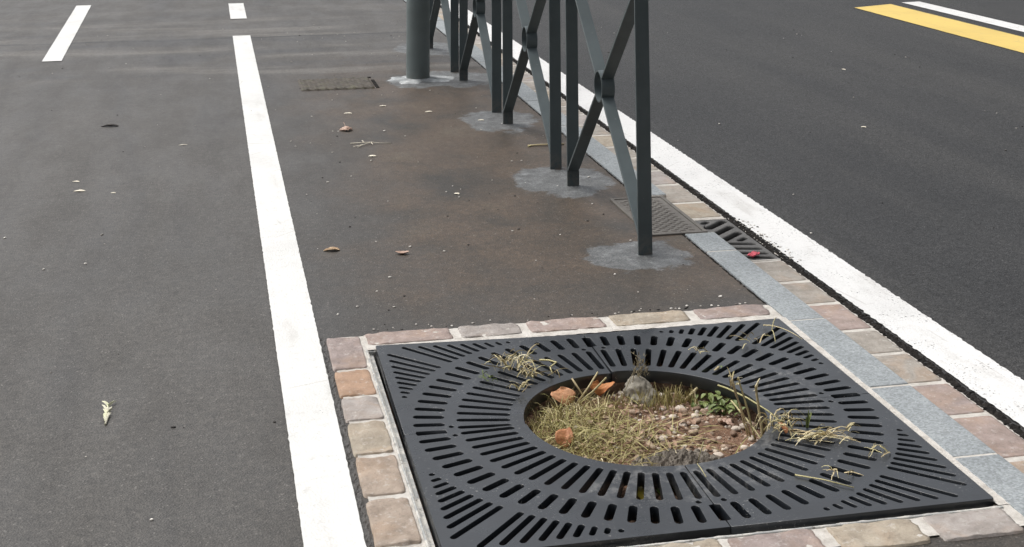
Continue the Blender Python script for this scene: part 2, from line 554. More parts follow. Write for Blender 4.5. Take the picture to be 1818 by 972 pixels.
ragged_strip('yellow_line', M_YELLOW, 4.213, 4.617, -4, 7.74, -.026, .004, .06,
             'wide yellow line across the road beside a thinner white one', 'road marking', 20, 101, 0, .16)
ragged_strip('centre_line', M_WHITE_ROAD, 4.760, 4.940, -4, 7.98, -.026, .004, .06,
             'thin white line on the far side of the yellow line', 'road marking', 20, 121, 0, .03)


def rough_ribbon(name, mat, x0, x1, y0, y1, z, amp, hgt, step, label, seed):
    """lumpy bead of asphalt"""
    mb = MB()
    n = int((y1 - y0) / step)
    m_ = 5
    vs = []
    for i in range(n + 1):
        y = y0 + (y1 - y0) * i / n
        a = x0 + amp * (nz(y * 28, seed) + .7 * nz(y * 90, seed + 3))
        b = x1 + amp * (nz(y * 28, seed + 9) + .7 * nz(y * 90, seed + 13))
        for k in range(m_ + 1):
            t = k / m_
            xx = a + (b - a) * t
            h = 0 if k in (0, m_) else hgt * (.6 + .9 * nz(xx * 120, y * 120, seed))
            vs.append((xx, y, z + (h if k not in (0, m_) else -.006)))
    fs = []
    for i in range(n):
        for k in range(m_):
            q = i * (m_ + 1) + k
            fs.append([q, q + 1, q + m_ + 2, q + m_ + 1])
    mb.add(vs, fs, False)
    return tag(mb.build(name, mat), label, None, None, 'structure')


rough_ribbon('road_joint', M_BIT, .866, .904, -2.5, 12, -.032, .010, .006, .008,
             'black ragged asphalt joint between gutter stones and white edge line', 4)
rough_ribbon('pavement_joint', M_BIT, .600, .610, .72, 9, -.002, .004, .005, .010,
             'dark ragged asphalt seam along the granite kerb', 15)
rough_ribbon('border_joint', M_PAV, -.749, -.728, -1.2, .71, -.003, .005, .006, .010,
             'dark crumbly seam between long white line and stone border', 25)


# ------------------------------------------------------------------ stones
def stone_mesh(hx, hy, h, seed, n=18, pw=15, jag=.05, dome=.0010, rough=.0045):
    """split-faced paving stone: rounded uneven outline, gently domed top at z = 0"""
    mb = MB()
    vs = []
    for j in range(n + 1):
        for i in range(n + 1):
            u = 2 * i / n - 1; v = 2 * j / n - 1
            # cluster the rows towards the rim
            u = math.copysign(abs(u) ** .62, u); v = math.copysign(abs(v) ** .62, v)
            mm = max(abs(u), abs(v))
            r = (abs(u) ** pw + abs(v) ** pw) ** (1 / pw)
            sc = mm / r if r > 0 else 1
            a = math.atan2(v, u)
            edge = 1 + jag * mm * (nz(math.cos(a) * 2.2, math.sin(a) * 2.2, seed) + .7 * nz(math.cos(a) * 8, math.sin(a) * 8, seed + 3))
            x = u * sc * hx * edge; y = v * sc * hy * edge
            z = -dome * mm ** 2 - .55 * h * max(0, mm - .96) / .04 * .06
            z += rough * (nz(x * 26, y * 26, seed) + .5 * nz(x * 70, y * 70, seed))
            if mm > .999: z = -h; 
            vs.append((x, y, z))
    fs = []
    for j in range(n):
        for i in range(n):
            q = j * (n + 1) + i
            fs.append([q, q + 1, q + n + 2, q + n + 1])
    mb.add(vs, fs, True)
    return mb


SETT_COL = dict(pink=(.36, .285, .255), grey=(.37, .335, .31), tan=(.40, .345, .27), orange=(.42, .275, .185),
                brown=(.37, .30, .24), mauve=(.33, .27, .25), sand=(.355, .325, .285))


def sett(parent, name, x0, x1, y0, y1, ztop, c, seed, label=None, h=.05, **kw):
    kw.setdefault('jag', .038)
    o = stone_mesh((x1 - x0) / 2, (y1 - y0) / 2, h, seed, **kw).build(
        name, M_STONE, parent, (.5 * (x0 + x1), .5 * (y0 + y1), ztop))
    base = SETT_COL[c]
    j = .94 + .12 * random.random()
    o.color = (*[min(1, a * j) for a in base], 1)
    if label: o['label'] = label
    return o


# border round the grate
bd = empty('sett_border', (0, 0, 0))
tag(bd, 'border of pinkish and tan paving stones in pale mortar round the black tree grate', 'stone border', None, 'structure')
mb = MB()


def bumpy(mb, x0, x1, y0, y1, z, step=.012, amp=.0018, seed=0):
    nx = max(1, int((x1 - x0) / step)); ny = max(1, int((y1 - y0) / step))
    vs = [(x0 + (x1 - x0) * i / nx, y0 + (y1 - y0) * j / ny,
           z + amp * nz((x0 + (x1 - x0) * i / nx) * 60, (y0 + (y1 - y0) * j / ny) * 60, seed))
          for j in range(ny + 1) for i in range(nx + 1)]
    fs = [[j * (nx + 1) + i, j * (nx + 1) + i + 1, (j + 1) * (nx + 1) + i + 1, (j + 1) * (nx + 1) + i] for j in range(ny) for i in range(nx)]
    mb.add(vs, fs, True)


bumpy(mb, -.722, -.623, -.74, .690, .0035)
bumpy(mb, -.623, .608, .575, .697, .0035)
bumpy(mb, -.623, .612, -.730, -.640, .0035)
bumpy(mb, .586, .612, -.640, .575, .0045)
mb.build('mortar', M_MORT, bd)
ZS = .0075
sd = 3
for (y0, y1, c, lab) in [(.435, .690, 'mauve', None), (.250, .424, 'orange', 'orange brown paving stone'), (.094, .236, 'grey', None),
                         (-.104, .080, 'tan', None), (-.318, -.116, 'brown', None), (-.545, -.336, 'brown', None),
                         (-.745, -.560, 'pink', None)]:
    sett(bd, 'paving_stone', -.733, -.634, y0 - .003, y1 + .003, ZS, c, sd, lab); sd += 7
for (x0, x1, c) in [(-.622, -.372, 'pink'), (-.352, -.172, 'grey'), (-.152, .078, 'pink'), (.100, .338, 'tan'), (.360, .588, 'mauve')]:
    sett(bd, 'paving_stone', x0 - .004, x1 + .004, .607, .706, ZS - .001, c, sd); sd += 7
for (x0, x1, c) in [(-.620, -.42, 'grey'), (-.40, -.22, 'pink'), (-.20, -.050, 'tan'), (-.035, .155, 'mauve'), (.182, .375, 'tan'), (.398, .585, 'grey')]:
    sett(bd, 'paving_stone', x0 - .004, x1 + .004, -.756, -.650, ZS - .001, c, sd); sd += 7

# granite kerb: slabs end to end, interrupted at the access cover
kb = empty('kerb', (0, 0, 0))
tag(kb, 'blue grey granite kerb slabs between the pavement and the gutter', 'kerb', None, 'structure')
joints = [-3.02, -2.48, -1.94, -1.40, -.89, -.405, .022, .545, 1.262, 1.492]
spans = list(zip(joints[:-1], joints[1:]))
far = [2.035, 2.762, 3.43, 4.11, 4.78, 5.45, 6.1, 6.8, 7.5, 8.2, 8.9, 9.6, 10.4, 11.2, 12]
spans += list(zip(far[:-1], far[1:]))
mbm = MB(); mbm.box(.613, .720, -3, 1.491, -.14, .0036); mbm.box(.613, .720, 2.036, 12, -.14, .0036)
mbm.build('mortar', M_MORT, kb)
for i, (y0, y1) in enumerate(spans):
    mb = MB(); mb.box(.611, .722, y0 + .0045, y1 - .0045, -.15, .0055 + .0008 * math.sin(i * 2.3))
    bevel(mb.build('kerb_stone', M_GRAN, kb), .003, 2)

# gutter stones
gt = empty('gutter', (0, 0, 0))
tag(gt, 'row of flat tan and brown gutter stones between kerb and white edge line', 'gutter', None, 'structure')
gy = [-3.0, -2.74, -2.48, -2.2, -1.93, -1.66, -1.38, -1.12, -.86, -.62, -.365, -.110, .105, .330, .525, .770, .995, 1.235]
gspans = list(zip(gy[:-1], gy[1:]))
gy2 = [1.800, 2.03, 2.33, 2.58, 2.84, 3.08, 3.34, 3.6, 3.86, 4.1, 4.36, 4.6, 4.9, 5.2, 5.5, 5.8, 6.1, 6.5, 6.9, 7.3, 7.7, 8.1, 8.6, 9.1, 9.6, 10.1]
gspans += list(zip(gy2[:-1], gy2[1:]))
cols = ['sand', 'mauve', 'brown', 'sand', 'sand', 'pink', 'sand', 'brown', 'pink', 'brown', 'pink', 'mauve', 'sand', 'sand', 'pink', 'sand', 'sand']
for i, (y0, y1) in enumerate(gspans):
    c = cols[i] if i < len(cols) else ['sand', 'sand', 'tan', 'sand', 'grey'][i % 5]
    sett(gt, 'paving_stone', .712, .873, y0 + .004, y1 - .004, -.029, c, 300 + i * 5, None, .05, pw=22, jag=.012, dome=.0008, rough=.0012)

# ------------------------------------------------------------------ tree pit
PITC = (-.009, -.030)
mb = MB()
N = 120
vs = []


def soil_z(x, y):
    """x, y measured from the middle of the grate"""
    r = math.hypot(x, y)
    t = min(1, max(0, (r - .27) / .12))
    z = -.046 - .058 * t * t * (3 - 2 * t) + .012 * math.exp(-((x + .16) / .14) ** 2 - ((y + .08) / .16) ** 2)
    f = math.exp(-((x + .04) / .24) ** 2 - ((y + .42) / .14) ** 2)
    z += .064 * f
    z += .010 * nz(x * 9, y * 9, 2) + .006 * nz(x * 28, y * 28, 4) + .003 * nz(x * 80, y * 80, 6)
    return z


for j in range(N + 1):
    for i in range(N + 1):
        x = -.64 + 1.28 * i / N; y = -.64 + 1.28 * j / N
        vs.append((x, y, soil_z(x, y)))
mb.add(vs, [[j * (N + 1) + i, j * (N + 1) + i + 1, (j + 1) * (N + 1) + i + 1, (j + 1) * (N + 1) + i] for j in range(N) for i in range(N)], True)
tag(mb.build('soil', M_SOIL, None, (*PITC, 0)), 'red brown earth in the round opening of the tree grate', None, None, 'structure')
mb = MB()
for (x0, x1, y0, y1) in [(-.648, -.632, -.65, .59), (.588, .604, -.65, .59), (-.632, .588, .584, .600), (-.632, .588, -.66, -.645)]:
    mb.box(x0, x1, y0, y1, -.3, -.0045)
tag(mb.build('pit_wall', M_BIT), 'dark concrete sides of the pit under the tree grate', None, None, 'structure')

# ------------------------------------------------------------------ tree grate
K = .9916
tg = empty('tree_grate', (*PITC, 0))
tag(tg, 'square black cast iron tree grate with slotted rings round an open hole of soil', 'tree grate')
RH = .300 * K
GAP = .0013


def rotq(P, k):
    a = k * PI / 2
    c, s_ = round(math.cos(a)), round(math.sin(a))
    return [(x * c - y * s_, x * s_ + y * c) for x, y in P]


def quarter(k):
    H = .5995 * K
    outer = []
    na = 28
    for i in range(na + 1):                       # inner arc from the x seam to the y seam
        a = PI / 2 * i / na
        x, y = RH * math.cos(a), RH * math.sin(a)
        outer.append((max(x, GAP), max(y, GAP)))
    notch = [(.496 * K, GAP), (.4985 * K, .0125), (.569 * K, .0125), (.572 * K, GAP)]
    ys = [(y, x) for x, y in notch]
    outer += ys + [(GAP, H), (H - .006, H), (H - .0015, H - .0015), (H, H - .006), (H, GAP)]
    outer += notch[::-1]
    holes = []

    def radial(a, r0, r1, w):
        c, s_ = math.cos(a), math.sin(a)
        holes.append(stadium(r0 * K * c, r0 * K * s_, r1 * K * c, r1 * K * s_, w))
    for i in range(1, 18): radial(math.radians(5 * i), .4955, .574, .0190)
    for i in range(17): radial(math.radians((i + .5) * 90 / 17), .333, .467, .0162)
    for a in (3.4, 86.6): radial(math.radians(a), .4745, .4885, .0135)
    for i in range(9):
        for sg in (-1, 1):
            off = 2.45 + 2.6 * i
            a = math.radians(45 + sg * off)
            r1 = .575 / math.cos(math.radians(45 - off))
            radial(a, .604, max(r1, .604 + .014), .0150 if i < 6 else .0128)
    me = curve_plate('grate_quarter', rotq(outer, k), [rotq(h, k) for h in holes], .012, .030, .0005)
    # each casting has settled by a few millimetres of its own
    a, b, c = {0: (-.0032, .0053, -.0067), 1: (-.0127, -.021, .010), 2: (0, 0, 0), 3: (0, 0, 0)}[k]
    for v in me.vertices: v.co.z += a + b * v.co.x + c * v.co.y
    return me


for k, lab in ((1, 'far left quarter'), (0, 'far right quarter'), (2, 'near left quarter'), (3, 'near right quarter')):
    link('grate_quarter', quarter(k), M_IRON, tg)
mb = MB()
FO, FI, FZ = .622, .6165, .0075
mb.box(-FO, -FI, -FO, .604, -.05, FZ); mb.box(-FI, .6, -FO, -FI + .001, -.05, FZ - .001)
mb.box(-FI, -.599, -FI + .001, .604, -.05, -.010); mb.box(-.599, .6, -FI + .001, -.6, -.05, -.0095)
mb.box(-FO + .002, .6, .602, .609, -.05, .0005); mb.box(.5985, .6035, -.6, .602, -.05, .0005)
bevel(mb.build('frame', M_GALV, tg), .0012, 1)


# ------------------------------------------------------------------ fence panels and pole
def make_panel():
    root = empty('fence_panel', (.403, 1.294, 0))
    L, W, T, ZB, ZC, HT, RR = .985, .050, .010, .064, .476, .955, .058
    for y in (0, L):
        mb = MB(); mb.bar((0, y, -.03), (0, y, HT), W, T)
        bevel(mb.build('post', M_FENCE, root), .0012, 1)
    mb = MB(); mb.bar((0, -T / 2, HT + T / 2), (0, L + T / 2, HT + T / 2), W, T)
    bevel(mb.build('top_rail', M_FENCE, root), .0012, 1)
    cy = L / 2
    for (y, z) in ((T / 2, ZB), (L - T / 2, ZB), (T / 2, 2 * ZC - ZB), (L - T / 2, 2 * ZC - ZB)):
        d = Vector((0, y - cy, z - ZC)).normalized() * (RR - .003)
        mb = MB(); mb.bar((0, y, z), (0, cy + d.y, ZC + d.z), W - .002, T)
        bevel(mb.build('diagonal_bar', M_FENCE, root), .0012, 1)
    mb = MB()
    n = 40
    vs = []
    for r, x in ((RR, -W / 2), (RR, W / 2), (RR - .0055, W / 2), (RR - .0055, -W / 2)):
        vs += [(x, cy + r * math.cos(2 * PI * i / n), ZC + r * math.sin(2 * PI * i / n)) for i in range(n)]
    fs = []
    for q in range(4):
        for i in range(n):
            i2 = (i + 1) % n; q2 = (q + 1) % 4
            fs.append([q * n + i, q2 * n + i, q2 * n + i2, q * n + i2])
    mb.add(vs, fs, False)
    o = mb.build('ring', M_FENCE, root)
    return root


def copy_tree(o, parent=None):
    c = o.copy(); COL.objects.link(c)
    if parent: c.parent = parent
    for ch in o.children: copy_tree(ch, c)
    return c


labels = ['nearest dark grey steel fence panel with crossed bars, beside the ribbed iron cover',
          'second dark grey crossed-bar fence panel, with a thin stick lying by its front post',
          'third dark grey crossed-bar fence panel, partly covered by the second one',
          'farthest dark grey crossed-bar fence panel, standing behind the round pole']
p0 = make_panel()
for i, lab in enumerate(labels):
    p = p0 if i == 0 else copy_tree(p0)
    p.location = (.403 + .001 * i, 1.294 + 1.2855 * i, 0)
    p.rotation_euler = (0, 0, (0, .003, -.002, .002)[i])
    tag(p, lab, 'fence panel', 'crossed-bar fence panels along the kerb')

pole = empty('metal_pole', (.150, 4.922, 0))
tag(pole, 'thick round grey green steel pole standing in the pavement by the fence', 'pole')
mb = MB()
n = 40
R = .0685
prof = [(R, -.05), (R, 3.6), (R * .97, 3.62), (R * .5, 3.65), (0.001, 3.66)]
vs = [(r * math.cos(2 * PI * i / n), r * math.sin(2 * PI * i / n), z) for r, z in prof for i in range(n)]
mb.add(vs, [[q * n + i, q * n + (i + 1) % n, (q + 1) * n + (i + 1) % n, (q + 1) * n + i] for q in range(len(prof) - 1) for i in range(n)], True)
mb.build('shaft', M_POLE, pole)
mb = MB()                                         # cement collar trowelled round the foot
n = 56
rings = []
for q, (t, z) in enumerate(((0, .016), (.15, .013), (.55, .007), (.85, .004), (1, -.004))):
    for i in range(n):
        a = 2 * PI * i / n
        ro = (.135 + .07 * nz(math.cos(a) * 1.7, math.sin(a) * 1.7, 9) + .03 * nz(math.cos(a) * 6, math.sin(a) * 6, 5)) * (1 + .30 * math.cos(a) ** 2)
        r = R + .0 + (max(ro, R + .02) - R) * t
        rings.append((r * math.cos(a), r * math.sin(a), z + (.003 * nz(r * 60 * math.cos(a), r * 60 * math.sin(a)) if q < 4 else 0)))
mb.add(rings, [[q * n + i, (q + 1) * n + i, (q + 1) * n + (i + 1) % n, q * n + (i + 1) % n] for q in range(4) for i in range(n)], True)


def m_cement():
    m = Mat('pale_cement', .9, .25)
    P = m.pos()
    col = m.ramp(m.noise(P, 14, 6, .7), [(.32, (.16, .168, .17)), (.5, (.30, .315, .318)), (.66, (.55, .56, .56))])
    return m.out(col, None, m.bump(m.noise(P, 45, 5, .7), .6, .006))


M_CEM = m_cement()
mb.build('cement_collar', M_CEM, pole)

# ------------------------------------------------------------------ covers and drain
ac = empty('access_cover', (.593, 1.760, 0))
tag(ac, 'dark iron cover with ribbed tread set behind the nearest fence post', 'iron cover')
hx, hy = .1085, .2625
mb = MB()
for (x0, x1, y0, y1) in [(-hx, -hx + .014, -hy, hy), (hx - .014, hx, -hy, hy), (-hx + .014, hx - .014, -hy, -hy + .014), (-hx + .014, hx - .014, hy - .014, hy)]:
    mb.box(x0, x1, y0, y1, -.06, .006)
bevel(mb.build('frame', M_COVER, ac), .0015, 1)
mb = MB(); mb.box(-hx + .0165, hx - .0165, -hy + .0165, hy - .0165, -.03, .003)
# raised tread: staggered rows of short ribs
ry = -hy + .040; row = 0
while ry < hy - .03:
    rx = -hx + .034 + (.017 if row % 2 else 0)
    while rx < hx - .03:
        a = (.45 if row % 2 else -.45)
        c, s_ = math.cos(a), math.sin(a)
        l_, w_ = .0135, .0042
        top = [(rx + u * l_ * c - v * w_ * s_, ry + u * l_ * s_ + v * w_ * c) for u, v in ((-1, 0), (-.5, -1), (.5, -1), (1, 0), (.5, 1), (-.5, 1))]
        vs = [(x, y, .002) for x, y in top] + [(rx + (x - rx) * .7, ry + (y - ry) * .6, .0052) for x, y in top]
        mb.add(vs, [[6, 7, 8, 9, 10, 11]] + [[i, (i + 1) % 6, 6 + (i + 1) % 6, 6 + i] for i in range(6)], False)
        rx += .034
    ry += .019; row += 1
mb.build('plate', M_COVER, ac)

dr = empty('drain_grate', (.806, 1.510, -.030))
tag(dr, 'small dark iron drain grate with slanted bars in the gutter', 'drain grate')
hx, hy = .068, .262
holes = []
for y in (-.010, .072, .150):
    holes.append(stadium(-.055, y - .006, .054, y + .094, .030))
holes.append(stadium(-.050, .212, -.012, .243, .022))
holes.append(stadium(.004, -.028, .050, .012, .020))
for y in (-.046, -.106, -.164, -.216):
    holes.append(stadium(-.056, y, .054, y - .027, .028))
link('grate_plate', curve_plate('grate_plate', [(-hx, -hy), (hx, -hy), (hx, hy), (-hx, hy)], holes, .000, .020, .0045), M_DRAIN, dr)
mb = MB()
for (x0, x1, y0, y1) in [(hx + .002, hx + .008, -hy - .006, hy + .006), (-hx, hx, hy + .002, hy + .010), (-hx, hx, -hy - .010, -hy - .002)]:
    mb.box(x0, x1, y0, y1, -.05, .001)
bevel(mb.build('frame', M_MORT, dr), .0015, 1)

mc = empty('manhole_cover', (-.333, 4.872, 0))
tag(mc, 'worn brownish rectangular cover sunk in the asphalt left of the pole', 'manhole cover')
hx, hy = .212, .178
mb = MB()
nx, ny = 44, 36
vs = []
for j in range(ny + 1):
    for i in range(nx + 1):
        x = -hx + 2 * hx * i / nx; y = -hy + 2 * hy * j / ny
        gx, gy_ = math.sin(x * 2 * PI / .052), math.sin(y * 2 * PI / .052)
        e = max(abs(x) / hx, abs(y) / hy)
        z = .007 + .005 * max(-.2, gx * gy_) + .003 * nz(x * 30, y * 30, 4)
        if e > .999: z = -.02
        vs.append((x, y, z))
mb.add(vs, [[j * (nx + 1) + i, j * (nx + 1) + i + 1, (j + 1) * (nx + 1) + i + 1, (j + 1) * (nx + 1) + i] for j in range(ny) for i in range(nx)], True)
mb.build('plate', M_COVERFAR, mc)
mb = MB()
for (x0, x1, y0, y1) in [(hx + .002, hx + .022, -hy * .9, hy * .6), (hx - .01, hx + .012, hy + .002, hy + .03)]:
    mb.box(x0, x1, y0, y1, -.03, .0035)
bevel(mb.build('frame', M_BIT, mc), .001, 1)


# ------------------------------------------------------------------ plant litter
def blade_strip(mb, base, tip, w, sag=.2, seg=4, side=None):
    base = Vector(base); tip = Vector(tip)
    d = tip - base
    up = Vector((0, 0, 1))
    s_ = side or Vector((rnd(-1, 1), rnd(-1, 1), rnd(-.3, .3)))
    s_ = (s_ - d * (s_.dot(d) / max(d.length_squared, 1e-9)))
    if s_.length < 1e-6: s_ = Vector((1, 0, 0))
    s_.normalize()
    vs = []
    for i in range(seg + 1):
        t = i / seg
        p = base + d * t + up * (sag * d.length * 4 * t * (1 - t))
        ww = w * (1 - .75 * t ** 2) / 2
        vs += [p - s_ * ww, p + s_ * ww]
    mb.add(vs, [[2 * i, 2 * i + 1, 2 * i + 3, 2 * i + 2] for i in range(seg)], True)


def leaf_mesh(L, W, curl=.4, arch=.2, lobes=0, stem=.0, seed=0, twist=0., n=18, m=10, fold=0.):
    """one leaf: blade along +y with midrib fold, edges curled up by `curl`, bowed by `arch`, lobed margin"""
    if n == 18 and not lobes: n = 14
    mb = MB()
    vs = []
    for j in range(n + 1):
        t = j / n
        w = math.sin(PI * min(1, max(0, t * .94 + .03)) ** .85) ** .75
        if lobes:
            ph = (lobes * t + .15) % 1
            w *= 1 - .48 * (1 - abs(2 * ph - 1)) * (1 - .3 * t)
        for i in range(m + 1):
            v = 2 * i / m - 1
            sd_ = 1 + (.22 if lobes else .12) * nz(v * 3, t * 5, seed)
            x = v * w * W / 2 * sd_ * (1 - .25 * abs(curl) * abs(v))
            z = curl * W * .5 * (v * v) * w + arch * L * math.sin(PI * t) + (.11 if lobes else .05) * W * nz(v * 3, t * 5, seed + 2) + twist * v * (t - .5) * W
            z += fold * W * .5 * abs(v) * w
            y = (t - .5) * L + (abs(v) * .16 * L * w if lobes else 0)
            vs.append((x, y, z))
    mb.add(vs, [[j * (m + 1) + i, j * (m + 1) + i + 1, (j + 1) * (m + 1) + i + 1, (j + 1) * (m + 1) + i] for j in range(n) for i in range(m)], True)
    if stem:
        y0 = L / 2 * .94
        mb.tube([(0, y0, .02 * L), (.03 * L, y0 + stem * .5, .12 * L), (-.02 * L, y0 + stem, .22 * L)], .0013, .0009, 5)
    return mb


def leaf(name, loc, mat, L, W, rz, label, cat='leaf', group=None, tilt=(0, 0), **kw):
    o = leaf_mesh(L, W, **kw).build(name, mat, None, loc, (tilt[0], tilt[1], rz))
    # rest on the surface: lift by the lowest corner
    R_ = o.rotation_euler.to_matrix()
    zmin = min((R_ @ v.co).z for v in o.data.vertices)
    o.location.z = loc[2] - zmin + .0006
    sm = o.modifiers.new('thickness', 'SOLIDIFY'); sm.thickness = .0007
    return tag(o, label, cat, group)


# leaves and flakes on the pavement
leaf('dry_leaf', (-1.524, 3.938, 0), M_DARKLEAF, .085, .030, 1.47, 'dark narrow curled leaf lying alone at left on the grey cycle lane', curl=.45, arch=.03)
leaf('dry_leaf', (-.396, 3.575, 0), M_PINKTAN, .060, .080, .05, 'pale brown curled leaf with its stem sticking up, on the stained asphalt', curl=-.45, arch=.16, lobes=3, stem=.060, seed=4)
leaf('dry_leaf', (-.638, 1.570, 0), M_TAN, .056, .030, 1.5, 'tan folded leaf close to the long white line', curl=.45, arch=.03, seed=8)
leaf('dry_leaf', (-.406, 1.477, 0), M_PINKTAN, .046, .026, 1.25, 'pinkish brown leaf with upturned ends, right of the tan folded one', curl=.45, arch=-.16, seed=12)
G = 'pale flakes scattered on the pavement'
for (x, y, L, W, rz, lab) in [
    (-1.589, 2.797, .030, .016, 1.2, 'thin pale flake left of the white line, above the wider flake'),
    (-1.561, 2.627, .046, .026, 1.5, 'widest pale flake on the cycle lane left of the long white line'),
    (-1.426, 2.568, .020, .013, 1.3, 'tiny pale flake right of the widest one on the cycle lane'),
    (-1.165, 3.421, .040, .009, 1.55, 'thin pale sliver between the dark curled leaf and the white line'),
    (-.336, 2.993, .036, .026, 1.5, 'pale flake just nearer than the branched twig'),
    (-.346, 4.003, .042, .024, 1.5, 'pale flake just beyond the curled leaf with a stem'),
    (-.148, 4.161, .036, .022, 1.6, 'pale flake nearest to the worn rectangular cover'),
    (.065, 3.954, .036, .024, 1.5, 'pale flake midway between the round pole and the third fence panel'),
    (-.083, 2.251, .022, .020, 1.0, 'round white flake in the middle of the brown stained strip'),
    (.287, 3.678, .032, .020, 1.3, 'pale flake left of the second fence panel rear post'),
    (2.788, 4.876, .034, .020, .4, 'pale flake on the dark road near the yellow line'),
    (2.136, 3.238, .028, .022, .9, 'small pale flake alone in the middle of the dark road')]:
    z = -.030 if x > .9 else 0
    leaf('leaf_flake', (x, y, z), M_CHIP, L, W, rz, lab, 'flake', G, curl=.12, arch=.03, seed=int(abs(x * 97)))

# pale sprig on the cycle lane
mb = MB()
mb.tube([(0, -.065, .003), (.004, -.02, .006), (0, .03, .006), (-.004, .065, .004)], .003, .002, 5)
for i in range(16):
    t = rnd(-.05, .06)
    a = rnd(-.9, .9)
    blade_strip(mb, (0, t, .005), (rnd(.010, .020) * math.copysign(1, a) * (1 if t > 0 else .6), t + rnd(.012, .03), rnd(.004, .012)), .007, .1, 3)
tag(mb.build('dry_sprig', M_SPRIG, None, (-1.304, .275, 0)), 'pale yellowish sprig lying on the asphalt far left of the long white line', 'sprig')
# branched twig
mb = MB()
for P in ([(-.085, .02, .003), (-.02, .012, .006), (.01, 0, .008), (.06, -.012, .004), (.10, -.014, .002)], [(.01, 0, .008), (-.03, -.035, .006), (-.06, -.065, .003)],
          [(-.03, -.035, .006), (-.075, -.05, .003)], [(.01, 0, .008), (.015, -.03, .003)], [(-.02, .012, .006), (-.03, .03, .012)]):
    mb.tube(P, .0022, .0014, 5)
tag(mb.build('twig', M_CHIP, None, (-.322, 3.250, 0)), 'pale branched twig on the stained asphalt near the curled leaf', 'twig')
mb = MB(); mb.tube([(-.085, .004, .004), (-.04, 0, .006), (.03, -.002, .006), (.085, .003, .004)], .0042, .0034, 6)
mb.tube([(-.07, .002, .005), (-.088, -.012, .003)], .003, .002, 5)
tag(mb.build('stick', M_STEM, None, (.468, 3.030, 0)), 'thin straight tan stick lying between two fence posts', 'stick')

# crumbs
mb = MB()


def lump(mb, x, y, z, r, seed, flat=.6, sub=0):
    """small angular stone"""
    t = (1 + 5 ** .5) / 2
    V = [(-1, t, 0), (1, t, 0), (-1, -t, 0), (1, -t, 0), (0, -1, t), (0, 1, t), (0, -1, -t), (0, 1, -t), (t, 0, -1), (t, 0, 1), (-t, 0, -1), (-t, 0, 1)]
    F = [(0, 11, 5), (0, 5, 1), (0, 1, 7), (0, 7, 10), (0, 10, 11), (1, 5, 9), (5, 11, 4), (11, 10, 2), (10, 7, 6), (7, 1, 8), (3, 9, 4), (3, 4, 2), (3, 2, 6), (3, 6, 8), (3, 8, 9), (4, 9, 5), (2, 4, 11), (6, 2, 10), (8, 6, 7), (9, 8, 1)]
    V = [Vector(v).normalized() for v in V]
    for _ in range(sub):
        cache = {}
        F2 = []

        def mid(a, b):
            k = (min(a, b), max(a, b))
            if k not in cache:
                V.append((V[a] + V[b]).normalized()); cache[k] = len(V) - 1
            return cache[k]
        for a, b, c in F:
            ab, bc, ca = mid(a, b), mid(b, c), mid(c, a)
            F2 += [(a, ab, ca), (b, bc, ab), (c, ca, bc), (ab, bc, ca)]
        F = F2
    rz_ = seed * 2.4
    c, s_ = math.cos(rz_), math.sin(rz_)
    el = 1 + .5 * abs(math.sin(seed * 1.7))
    vs = []
    for v in V:
        k = 1 + .28 * nz(v.x * 1.4 + seed, v.y * 1.4, v.z * 1.4) + .1 * nz(v.x * 3.5 + seed, v.y * 3.5, v.z * 3.5)
        px, py, pz = v.x * r * k * el, v.y * r * k, v.z * r * k * flat
        vs.append((x + px * c - py * s_, y + px * s_ + py * c, z + pz))
    mb.add(vs, F, True)


for i in range(300):
    y = -.4 + 8 * random.random() ** 1.3
    x = rnd(-2.4, .58)
    if i % 3: x = rnd(-.72, .55)
    if -.76 < x and y < .72: continue
    if -.89 < x < -.74 and random.random() < .7: continue
    r = rnd(.0016, .0052)
    lump(mb, x, y, r * .3 + (.004 if -.875 < x < -.745 else 0), r, i * .37, .5)
for i in range(60):
    lump(mb, rnd(1.1, 4.0), rnd(0, 7.5), -.028, rnd(.002, .006), i * .61, .5)
for i in range(70):                              # chipped grit on the edge line beside the drain
    lump(mb, .893 + abs(random.gauss(0, .022)), rnd(1.15, 1.75), -.025, rnd(.002, .005), i * .83, .5)
for i in range(40):
    lump(mb, rnd(-.6, .56), .728 + abs(random.gauss(0, .012)), .001, rnd(.002, .005), i * .43, .5)
tag(mb.build('debris', M_CRUMB), 'fine grit and crumbs sprinkled over pavement and road', None, None, 'stuff')

# ------------------------------------------------------------------ pit contents
CX, CY = PITC


def on_soil(x, y): return soil_z(x - CX, y - CY)


mb = MB()
for i in range(1600):
    for _ in range(50):
        x = rnd(-.30, .10); y = rnd(-.31, .27)
        dens = math.exp(-((x + .19) / .115) ** 2 - ((y - .02) / .19) ** 2)
        if math.hypot(x - CX, y - CY) < RH - .004 and random.random() < dens and not (x > .0 and y > .14): break
    z = on_soil(x, y)
    L = rnd(.022, .085)
    a = rnd(0, 2 * PI)
    lean = rnd(.6, 1.45)
    tip = (x + L * math.cos(a) * lean * .8, y + L * math.sin(a) * lean * .8, z + L * max(.05, 1.0 - lean * .75) + rnd(0, .010))
    r = math.hypot(tip[0] - CX, tip[1] - CY)
    if r > RH - .003:
        f = (RH - .004) / r
        tip = (CX + (tip[0] - CX) * f, CY + (tip[1] - CY) * f, tip[2])
    blade_strip(mb, (x, y, z - .004), tip, rnd(.0013, .0030), rnd(.02, .25), 4)
for i in range(330):                              # small yellowish patch near the far rim
    x = random.gauss(.10, .055); y = random.gauss(.165, .022)
    z = on_soil(x, y); L = rnd(.015, .042); a = rnd(0, 2 * PI)
    blade_strip(mb, (x, y, z - .003), (x + L * .5 * math.cos(a), y + L * .5 * math.sin(a), z + L), rnd(.0016, .003), .1, 3)
